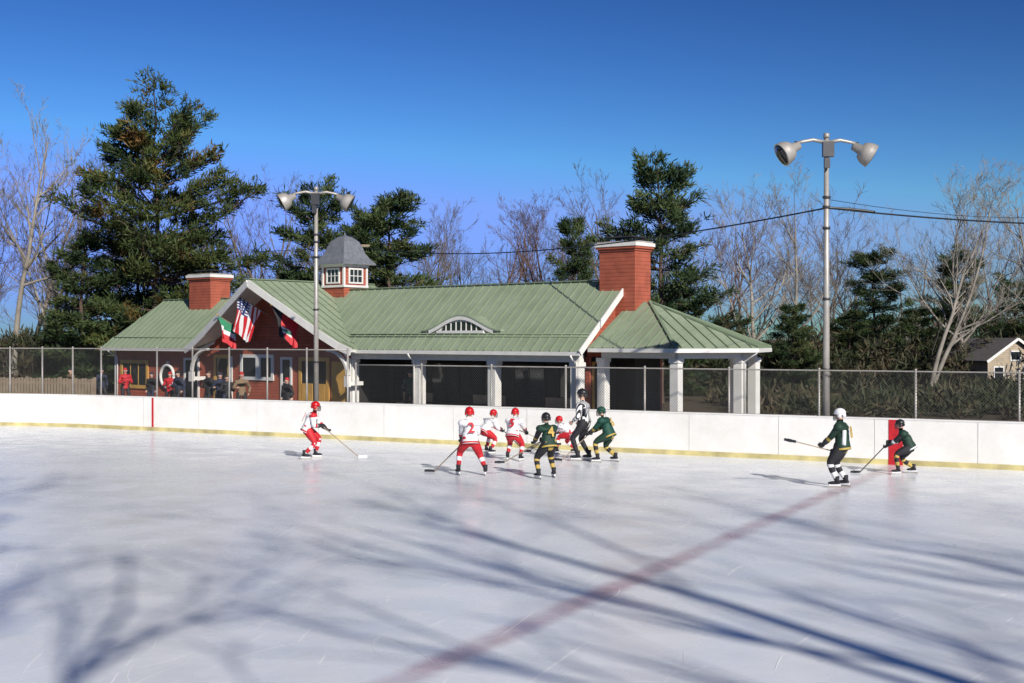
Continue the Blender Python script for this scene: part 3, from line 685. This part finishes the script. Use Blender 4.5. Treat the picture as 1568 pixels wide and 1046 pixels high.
pine(P2,-11.2,72,11.0,12,.3,1.0); pine(P4,-6.9,72,11.0,12,1.3,1.25); pine(P2,-8.9,75,10.2,12,2.3,.9)
pine(P3,7.0,60,10.9,12,.2,.95); pine(P4,8.2,63,5.5,12,.2,1.3)
pine(P4,3.8,78,10.2,12,2.9,.85)
pine(P3,22.4,78,8.0,12,1.9,1.1); pine(P2,27.8,80,8.0,12,.7,1.1); pine(P4,15.0,68,4.8,12,1.9,1.4); pine(P2,12.4,73,4.2,12,.4,1.6)
pine(P4,20.2,76,4.6,12,.4,1.8); pine(P4,25.0,79,4.8,12,1.4,1.8); pine(P2,31.5,80,6.4,12,2.4,1.4)
def bt(k,i,x,y,H,rz=None,wide=1): return tree_obj('bare_tree',BV[k][i],x,y,H,12.,rz,None,wide)
bt('bark_light',3,-29.0,74,16.0,1,.9); bt('bark_light',0,-27.6,78,12.5,2); bt('bark',2,-31.5,82,14); bt('bark',1,-24.5,82,11.0,.4); bt('bark',0,-30,70,10.5,4)
bt('bark_light',4,-26,76,10.5,3); bt('bark',1,-16.5,84,12.2); bt('bark',2,-14.2,80,11.5)
bt('bark',1,-4.0,84,10.4); bt('bark_red',2,-1.6,86,11.2); bt('bark_red',1,1.2,88,11.0); bt('bark_red',4,3.6,90,11.0); bt('bark',0,6.6,86,12.2)
bt('bark',3,4.6,80,11.2); bt('bark_red',0,2.4,84,10.4)
bt('bark_light',1,13.6,72,10.6,.5,1.1); bt('bark_light',0,16.2,75,11.0,2.5,1.1); bt('bark',4,18.6,78,8.4); bt('bark',1,11.0,82,10.2)
bt('bark_light',2,22.2,68,10.6,1.2,.95); bt('bark_light',1,26.4,74,11.2,3,1.05); bt('bark_light',0,30.4,72,11.2)
woods=empty('distant_woods')
for i in range(56):
    ang=-.62+1.28*(i+random.random())/56; d=random.uniform(92,125); k=random.choice(['bark','bark_red','bark'])
    tree_obj('woods_tree_%d'%i,random.choice(FV[k]),math.sin(ang)*d,math.cos(ang)*d,random.uniform(8.,10.6)*d/100,12.,None,woods,random.uniform(.9,1.25))
woods2=empty('surrounding_woods')
for i in range(26):
    ang=random.uniform(.75,5.5); d=random.uniform(85,120)
    tree_obj('woods_tree_%d'%i,random.choice(FV['bark']),math.sin(ang)*d,math.cos(ang)*d,random.uniform(9,13),12.,None,woods2)
def thicket(name,fn,n,seed,mt,per=16,ln=.5,wd=.035,up=.5):
    rnd=random.Random(seed); C=[];D=[];S=[];SH=[]; V=[];F=[]
    for i in range(n):
        q=fn(rnd)
        if q is None: continue
        x,y,h=q; z=h*rnd.random()**1.0
        C.append((x,y,z)); D.append((rnd.gauss(0,.3),rnd.gauss(0,.3),.3)); S.append(rnd.uniform(.8,1.6)); SH.append(rnd.random())
        if i%6==0: quick_tube(V,F,[Vector((x,y,0)),Vector((x+rnd.gauss(0,.2),y+rnd.gauss(0,.2),z*.6)),Vector((x+rnd.gauss(0,.4),y+rnd.gauss(0,.3),z+.4))],[.035,.022,.008],3)
    v,sh=clump_mesh(C,D,S,per=per,ln=ln,wd=wd,seed=seed,up=up,shade=SH)
    o=bpy.data.objects.new(name,quads_mesh(name,v,sh,V,F,['bark',mt])); col.objects.link(o)
def f_right(r):
    q=r.random()
    if q<.75:
        x=r.uniform(7,42); y=66+.1*x+r.uniform(0,8); h=1.4+1.0*math.sin(x*.9)*math.sin(x*.37+1)+r.random()**3*2.6
    else:
        x=r.uniform(9.5,36); y=r.uniform(48,62); h=.3+.6*r.random()*abs(math.sin(x*.7+y*.3))
    if y<72 and y>52 and abs(x-.381*y)<1.7: h=min(h,.6)
    return x,y,max(.3,h)
thicket('evergreen_thicket',f_right,3600,5,'brush',per=15)
def f_back(r):
    x=r.uniform(-75,75); y=math.sqrt(max(0,100**2-x*x))+r.uniform(-4,4); return x,y,2.8+1.4*math.sin(x*.23)+r.uniform(0,1.4)
thicket('distant_brush',f_back,7000,6,'brushbare',per=13,ln=.9,wd=.03,up=.7)
def f_left(r):
    x=r.uniform(-45,-12); y=73+r.uniform(0,5); return x,y,1.6+1.2*abs(math.sin(x*.5))+r.uniform(0,.8)
thicket('bramble_thicket',f_left,2000,7,'brush')
# big trees on the photographer's side of the rink (they throw the shadows on the ice)
for (me_,x,y,H,rz) in((SP[0],14.2,-9.5,21,.6),(SP[1],25,-16,22,2.),(BV['bark'][0],6.2,-13,23,1.1),(BV['bark'][3],-1.5,-14,22,2.6),(SP[0],-15,-12,18,.2),(BV['bark'][1],3.2,-10,22,4.),(SP[0],21.5,-14,22,3.5)):
    tree_obj('bare_tree',me_,x,y,H,12.,rz)
# ------------------------------------------------------------------ cottage & wooden fence
H=empty('cottage',(27.5,72.2,0),rad(20),.72); m=MB()
m.box((-2.6,-2,0),(2.6,4,2.6),0); m.slab([(-2.6,-2,2.6),(2.6,-2,2.6),(0,-2,4.1)],(0,0,0),(0,6,0),0)
for s in(-1,1):
    m.slab([(s*2.95,-2.3,2.42),(0,-2.3,4.18),(0,4.3,4.18),(s*2.95,4.3,2.42)],(0,0,0),(0,0,.1),1)
    m.beam((s*2.95,-2.34,2.44),(0,-2.34,4.2),.06,.2,2)
m.box((-.5,-2.06,2.5),(.5,-2.01,3.3),2); m.box((-.4,-2.09,2.6),(.4,-2.065,3.2),3)
for x in(-1.6,1.2): m.box((x-.5,-2.06,.9),(x+.5,-2.01,2.1),2); m.box((x-.4,-2.09,1.0),(x+.4,-2.065,2.0),3)
m.obj('house_body',['housewall','shingle','white','glass'],H)
wf=MB()
for k in range(34):
    x=k*.16; wf.box((x,0,.1),(x+.12,.025,1.35+.02*math.sin(k*2.1)),0)
for z in(.4,1.1): wf.box((0,.026,z),(5.4,.07,z+.09),0)
for k in range(4): wf.box((k*1.78,.071,0),(k*1.78+.1,.17,1.4),0)
o=wf.obj('wooden_fence',['wood']); o.location=(-22.9,56,0); o.rotation_euler=(0,0,rad(-20))
# ------------------------------------------------------------------ people
def ik(a,b,l1,l2,pole):
    d=b-a; Ld=min(d.length,(l1+l2)*.995); dn=d.normalized(); x=(l1*l1-l2*l2+Ld*Ld)/(2*Ld); h=math.sqrt(max(0,l1*l1-x*x))
    p=Vector(pole)-dn*Vector(pole).dot(dn); p.normalize(); return a+dn*x+p*h, a+dn*Ld
def hand(m,wr,d,g,mi,k=1.):
    d=d.normalized(); g=(g-d*g.dot(d)).normalized(); nr=d.cross(g)
    m.ell(wr+d*.05*k,(.043*k,.05*k,.03*k),mi,rot=Matrix((g,d,nr)).transposed(),nu=10,nv=6)
    for i,(o_,ln) in enumerate(((-.033,.8),(-.011,1.),(.011,.94),(.033,.86))):
        b=wr+d*.085*k+g*o_*k; p2=b+d*.032*k*ln+nr*.008*k; p3=p2+d*.008*k+nr*.03*k*ln; p4=p3-d*.022*k*ln+nr*.012*k
        m.tube([b-d*.02*k,b,p2,p3,p4],[.011*k,.012*k,.0115*k,.0105*k,.008*k],mi,n=6)
    b=wr+d*.035*k+g*.036*k; m.tube([b-g*.012*k,b+g*.014*k+d*.018*k+nr*.01*k,b+g*.008*k+d*.042*k+nr*.026*k,b-g*.004*k+d*.055*k+nr*.036*k],[.014*k,.014*k,.012*k,.009*k],mi,n=6)
def figure(name,x,y,th,Hh,hip=.93,lean=.3,feet=((-.17,.05),(.17,-.05)),jersey='jwhite',sleeve=None,accent='jred',pants='jred',socks='jwhite',sockacc='jred',
           helmet='redhelmet',glove='blackplastic',skates=True,stick=None,tophand=1,hands=None,number=None,numcol='jred',headturn=0,twist=0,bulk=1.,coat=False,hat=None,toe=(0,0),backpanel=None,yoke=None):
    s=Hh/1.78; e=empty(name,(x,y,0.0),rad(th),s)
    az=.17 if skates else .09
    P=Vector((0,-.30*math.sin(lean),hip)); d=Vector((0,math.sin(lean),math.cos(lean)))
    waist=P+d*.15; chest=P+d*.36; neck=P+d*.52; dh=Vector((0,math.sin(lean*.45),math.cos(lean*.45)))
    hb=neck+dh*.08; hm=neck+dh*.17; ht=neck+dh*.245
    sx=Vector((math.cos(twist),math.sin(twist),0)); up=chest+d*.06
    shL=up-sx*.19; shR=up+sx*.19; hL=P+Vector((-.105,0,-.03)); hR=P+Vector((.105,0,-.03))
    V=[];Es=[];Rd=[]; seg=[]
    def v(p,r): V.append(tuple(p)); Rd.append(r); return len(V)-1
    def e2(a,b,lab): Es.append((a,b)); seg.append((Vector(V[a]),Vector(V[b]),Rd[a],Rd[b],lab))
    bl=bulk
    iP=v(P,.155*bl); iW=v(waist,.15*bl); iC=v(chest,.175*bl); iU=v(up+d*.03,.13*bl); iN=v(neck,.062); iB=v(hb,.062); iH=v(hm,.092); iT=v(ht,.066)
    e2(iP,iW,'torso'); e2(iW,iC,'torso'); e2(iC,iU,'torso'); e2(iU,iN,'torso'); e2(iN,iB,'head'); e2(iB,iH,'head'); e2(iH,iT,'head')
    if stick:
        butt=Vector(stick[0]); blade=Vector(stick[1]); gp=[butt+(blade-butt).normalized()*.06, butt+(blade-butt).normalized()*stick[2]]
        hr,hl=(gp[0],gp[1]) if tophand==1 else (gp[1],gp[0])
    else: hl,hr=[Vector(h_) for h_ in (hands or ((-.26,.06,hip-.12),(.26,.06,hip-.12)))]
    m=MB(); mats=[]
    def mi(k):
        if k not in mats: mats.append(k)
        return mats.index(k)
    for S_,Ht,sg in((shL,hl,-1),(shR,hr,1)):
        el_,hn=ik(S_,Ht,.29,.30,Vector((sg*.6,-.5,-.6)))
        dw=(hn-el_).normalized(); wr=hn-dw*.07
        a=v(S_,.095*bl); b=v(S_.lerp(el_,.5),.075*bl); c=v(el_,.066*bl); f=v(el_.lerp(wr,.6),.055*bl); g_=v(wr,.042*bl)
        e2(iU,a,'torso'); e2(a,b,'arm'); e2(b,c,'arm'); e2(c,f,'fore'); e2(f,g_,'fore')
        ax=(blade-butt).normalized() if stick else Vector((0,1,0)) 
        if abs(ax.dot(dw))>.95: ax=Vector((1,0,0))
        hand(m,wr,dw,ax,mi(glove),1.4 if (skates and bulk>1.01) else 1.0)
        if skates and bulk>1.01: m.tube([wr-dw*.11,wr-dw*.02,wr+dw*.03],[.068,.062,.048],mi(glove),n=10)
    for Hp,(fx,fyy),sg in((hL,feet[0],-1),(hR,feet[1],1)):
        an=Vector((fx,fyy,az)); kn,an=ik(Hp,an,.45,.43,Vector((sg*.15,1,0)))
        bg_=bulk>1.01
        a=v(Hp,.125*bl); b=v(Hp.lerp(kn,.55),.115*bl if bg_ else .088); c=v(kn,.078*(1.1 if bg_ else 1)); q=v(kn.lerp(an,.35),.072*(1.08 if bg_ else .95)); g_=v(an,.05)
        e2(iP,a,'thigh'); e2(a,b,'thigh'); e2(b,c,'thigh'); e2(c,q,'shin'); e2(q,g_,'shin')
        fd=Vector((sg*.18+toe[0],1,0)).normalized(); 
        bm_=mi('black' if not coat else 'hair')
        m.tube([an+Vector((0,0,.10)),an+Vector((0,0,.02)),an+Vector((0,0,-.05))-fd*.01],[.06,.056,.055],bm_,n=10)
        m.tube([an-fd*.07+Vector((0,0,-.05)),an+fd*.02+Vector((0,0,-.045)),an+fd*.12+Vector((0,0,-.055)),an+fd*.19+Vector((0,0,-.062))],[.035,.05,.044,.025],bm_,n=10,fl=.8)
        if skates:
            m.beam(an-fd*.09+Vector((0,0,-.10)),an+fd*.17+Vector((0,0,-.10)),.03,.045,mi('whitehelmet')); m.beam(an-fd*.12+Vector((0,0,-.147)),an+fd*.20+Vector((0,0,-.147)),.006,.045,mi('steel'))
    me=bpy.data.meshes.new(name+'_b'); me.from_pydata(V,Es,[]); o=bpy.data.objects.new('tmp',me); col.objects.link(o)
    sk=o.modifiers.new('s','SKIN'); sk.use_smooth_shade=True
    for i,r in enumerate(Rd): me.skin_vertices[0].data[i].radius=(r,r)
    me.skin_vertices[0].data[0].use_root=True
    ss=o.modifiers.new('u','SUBSURF'); ss.levels=2; ss.render_levels=2
    bpy.context.view_layer.update(); dg=bpy.context.evaluated_depsgraph_get(); nm=bpy.data.meshes.new_from_object(o.evaluated_get(dg))
    bpy.data.objects.remove(o); nm.name='body'; nm.materials.clear()
    lm=['torso','sleeve','skin','pants','socks','accent','sockacc','yoke']
    real={'torso':jersey,'sleeve':sleeve or jersey,'skin':'skin','pants':pants,'socks':socks,'accent':accent or jersey,'sockacc':sockacc or socks,'yoke':yoke or jersey}
    for k in lm: nm.materials.append(M[real[k]])
    for pl in nm.polygons:
        c=pl.center; best=1e9;lab=None;tt=0
        for a,b,ra,rb,lb in seg:
            ab=b-a; t=max(0,min(1,(c-a).dot(ab)/ab.length_squared)); dd=(c-(a+ab*t)).length-(ra+(rb-ra)*t)
            if dd<best: best=dd;lab=lb;tt=t
        k={'torso':0,'arm':1,'fore':1,'head':2,'thigh':3,'shin':4}[lab]
        if lab=='fore' and accent and tt>.25 and tt<.75: k=5
        if lab=='shin' and sockacc and .25<tt<.8: k=6
        if lab=='torso' and accent and not coat and (c-P).dot(d)<.08: k=5
        if lab=='torso' and (c-P).dot(d)>.44: k=7
        pl.material_index=k; pl.use_smooth=True
    b=bpy.data.objects.new('body',nm); col.objects.link(b); b.parent=e
    if bulk>1.01 or coat:
        m.tube([waist+d*.04,P+d*.03,P-d*.10],[.165*bl,.185*bl,.195*bl],mi(jersey),n=18,cap=False,fl=.8)
        if accent and not coat: m.tube([P-d*.045,P-d*.085],[.197*bl,.20*bl],mi(accent),n=18,cap=False,fl=.8)
        for S_ in(shL,shR): m.ell(S_+Vector((0,0,.01)),(.10*bl,.105*bl,.085*bl),mi(yoke or jersey),nu=12,nv=8)
    ca,sa=math.cos(headturn),math.sin(headturn); hf=Vector((-sa,ca,-.1*lean)).normalized(); hx=hf.cross(Vector((0,0,1))).normalized(); hu=hx.cross(hf)
    hc=hm+hu*.015; RM=Matrix((hx,hf,hu)).transposed()
    m.ell(hc+hf*.015-hu*.03,(.074,.088,.095),mi('skin'),rot=RM,nu=14,nv=10)
    m.ell(hc+hf*.105-hu*.035,(.014,.02,.024),mi('skin'),rot=RM,nu=8,nv=6)
    for sg in(-1,1):
        m.ell(hc+hf*.092+hx*sg*.032-hu*.008,(.014,.01,.008),mi('whitehelmet'),rot=RM,nu=8,nv=5); m.ell(hc+hf*.1005+hx*sg*.032-hu*.008,(.006,.004,.006),mi('blackplastic'),rot=RM,nu=6,nv=4)
        m.ell(hc+hx*sg*.083-hu*.02,(.012,.022,.032),mi('skin'),rot=RM,nu=8,nv=6)
    m.ell(hc+hf*.094-hu*.082,(.024,.008,.006),mi('jred'),rot=RM,nu=8,nv=4)
    if helmet:
        hmi=mi(helmet)
        m.ell(hc+hu*.03-hf*.008,(.115,.135,.115),hmi,rot=RM,nu=20,nv=12,zmin=-.15)
        m.tube([hc+hu*.012+hf*.13,hc+hu*.014+hf*.09+hx*.092,hc+hu*.01-hf*.02+hx*.118,hc+hu*.0-hf*.10+hx*.087,hc-hu*.01-hf*.138,hc+hu*.0-hf*.10-hx*.087,hc+hu*.01-hf*.02-hx*.118,hc+hu*.014+hf*.09-hx*.092,hc+hu*.012+hf*.13],.012,hmi,n=6)
        for sg in(-1,1): m.ell(hc+hx*sg*.105-hu*.03-hf*.02,(.02,.05,.05),hmi,rot=RM,nu=10,nv=6)
        m.ell(hc-hf*.10-hu*.02,(.08,.045,.05),hmi,rot=RM,nu=10,nv=6)
        m.tube([hc+hu*.09+hf*.06,hc+hu*.145-hf*.01,hc+hu*.11-hf*.10],.012,mi('blackplastic'),n=5)
        if bulk>1.01:
            cg=mi('darksteel')
            for z in(.0,-.035,-.07,-.105,-.13):
                w_=.10 if z>-.1 else .075
                m.tube([hc+hx*w_+hf*.05+hu*z,hc+hx*w_*.7+hf*.125+hu*z,hc+hf*.15+hu*z,hc-hx*w_*.7+hf*.125+hu*z,hc-hx*w_+hf*.05+hu*z],.005,cg,n=5)
            for xx in(-.06,-.02,.02,.06): m.tube([hc+hx*xx+hf*(.14-abs(xx)*.3)+hu*.02,hc+hx*xx+hf*(.15-abs(xx)*.3)-hu*.06,hc+hx*xx*.8+hf*(.138-abs(xx)*.3)-hu*.135],.005,cg,n=5)
    else:
        m.ell(hc+hu*.028-hf*.016,(.092,.108,.098),mi(hat or 'hair'),rot=RM,nu=14,nv=10,zmin=-.2); m.ell(hc-hf*.055-hu*.03,(.078,.06,.07),mi(hat or 'hair'),rot=RM,nu=10,nv=8)
        if hat: m.tube([hc+hu*.02+hf*.1,hc+hu*.02+hx*.1,hc+hu*.015-hf*.12,hc+hu*.02-hx*.1,hc+hu*.02+hf*.1],.016,mi(hat),n=6)
    bk=Vector((0,-math.cos(lean),math.sin(lean)))
    if backpanel:
        for sg in(-1,1): m.tube([P+d*.02+Vector((sg*.16,-.06,0))*bl,waist+Vector((sg*.13,-.07,0))*bl,chest+Vector((sg*.125,-.10,0))*bl],[.05,.05,.045],mi(backpanel),n=8)
    m.obj('gear_and_details',list(mats),e)
    if stick:
        k=MB(); bd=(blade-butt).normalized(); k.beam(butt,blade,.03,.024,0); k.tube([butt-bd*.01,butt+bd*.12],.02,1,n=6)
        fl_=Vector(stick[3]).normalized()
        pts=[blade,blade+fl_*.10,blade+fl_*.2,blade+fl_*.27]
        for a_,b_,w_ in zip(pts,pts[1:],(.06,.072,.06)): k.beam(a_,b_,.014,w_,2 if len(stick)>4 else 1)
        k.obj('hockey_stick',['wood' if number else 'blackplastic','blackplastic','whitehelmet'],e)
    if number:
        cu=bpy.data.curves.new('number','FONT'); cu.body=number; cu.size=.36; cu.align_x='CENTER'; cu.align_y='CENTER'; cu.extrude=.006; cu.offset=.008
        cu.materials.append(M[numcol]); to=bpy.data.objects.new('number',cu); col.objects.link(to); to.parent=e
        to.location=P+d*.27+bk*(.2*bl); to.rotation_euler=(math.pi/2-lean,0,0)
    return e
KW=dict(bulk=1.12)
RED=dict(jersey='jwhite',accent='jred',pants='jred',socks='jwhite',sockacc='jred',helmet='redhelmet',**KW)
GRN=dict(jersey='jgreen',accent='jgold',pants='black',socks='black',sockacc='jgold',helmet='blackplastic',**KW)
# stick tuple: (butt, blade point, lower-hand distance, blade direction)
figure('hockey_player',-5.12,32.5,-80,1.58,hip=.86,lean=.42,feet=((-.18,.12),(.2,-.2)),stick=((.12,.25,1.0),(-.15,1.35,.03),.42,(-.3,1,0),1),number='7',yoke='jred',**RED)
figure('hockey_player',-.95,28.65,12,1.58,hip=.90,lean=.2,feet=((-.28,.08),(.38,-.12)),stick=((.12,.34,1.02),(-.75,1.0,.03),.42,(-1,.4,0)),number='2',**RED)
figure('hockey_player',-.62,34.0,-50,1.42,hip=.78,lean=.75,feet=((-.25,.1),(.28,-.15)),stick=((.10,.42,.85),(.2,1.4,.03),.4,(.2,1,0)),**RED)
figure('hockey_player',.05,32.0,-18,1.47,hip=.82,lean=.45,feet=((-.22,.05),(.24,-.1)),stick=((-.10,.42,.95),(.9,1.1,.45),.42,(1,.4,0)),tophand=0,number='5',**RED)
figure('hockey_player',1.42,34.0,60,1.34,hip=.72,lean=.95,feet=((-.25,.2),(.28,-.25)),stick=((.10,.5,.75),(-.1,1.4,.03),.4,(0,1,0)),**RED)
figure('hockey_player',.78,28.0,24,1.52,hip=.88,lean=.32,feet=((-.28,-.05),(.24,.12)),stick=((.14,.38,1.0),(-.7,1.15,.35),.42,(-1,.3,0)),number='4',numcol='jgold',**{**GRN,'sleeve':'black'})
figure('hockey_player',2.32,31.65,62,1.52,hip=.83,lean=.46,feet=((-.22,.15),(.24,-.22)),stick=((.10,.45,.9),(-.2,1.3,.03),.42,(0,1,0)),number='6',numcol='jgold',**{**GRN,'jersey':'jteal','helmet':'jteal','pants':'jgreen'})
figure('hockey_player',6.80,26.3,62,1.63,hip=.95,lean=.12,feet=((-.16,.06),(.17,-.06)),stick=((.18,.15,.78),(-.30,.95,1.02),.40,(-.3,1,.2)),number='8',numcol='jgold',backpanel='jwhite',**{**GRN,'helmet':'whitehelmet','socks':'black','sockacc':'jwhite'})
figure('hockey_player',8.92,28.9,75,1.40,hip=.80,lean=.50,feet=((-.28,.2),(.26,-.25)),stick=((.14,.40,.95),(-.1,1.25,.04),.42,(0,1,0)),**{**GRN,'jersey':'jgreen','sleeve':'black','accent':'jwhite','sockacc':'jgold'})
figure('referee',1.79,31.9,60,1.80,hip=.96,lean=.14,feet=((-.12,.1),(.14,-.08)),jersey='stripes',accent=None,pants='black',socks='black',sockacc=None,helmet='blackplastic',glove='skin',bulk=1.0,hands=((-.25,.22,.95),(.24,.28,.92)))
# spectators along the clubhouse
def Bp(b,y): return (2.24+b*math.cos(BA)-y*math.sin(BA),42+b*math.sin(BA)+y*math.cos(BA))
spec=[(-24.9,-.9,'jred','black'),(-23.0,-.8,'black','navy'),(-26.8,-.9,'navy','black'),(-19.9,-1.6,'navy','black'),(-17.4,-1.9,'black','black'),(-16.8,-1.8,'navy','navy'),(-16.1,-2.0,'black','navy'),(-15.3,-1.9,'tan','black'),(-21.5,-.9,'jred','black'),(-12.9,-1.6,'black','black'),(-9.2,1.4,'jteal','black'),(-5.0,1.5,'navy','black'),(-28.9,-1.2,'tan','navy')]
for i,(b_,y_,j,pn) in enumerate(spec):
    px,py=Bp(b_,y_)
    e=figure('spectator',px,py,180+random.uniform(-50,50),random.uniform(1.6,1.8),hip=.93,lean=.04,feet=((-.12,.03),(.12,-.02)),jersey=j,accent=None,pants=pn,socks=pn,sockacc=None,helmet=None,glove='skin' if i%2 else 'black',skates=False,coat=True,bulk=1.0,hat=random.choice([None,'jred','black','navy']),
      hands=random.choice([None,((-.12,.3,1.1),(.12,.3,1.12)),((-.27,.02,.85),(.16,.3,1.15))]))
    e.location.z=-.02 if y_<-.4 else .12
print('objects',len(bpy.data.objects))
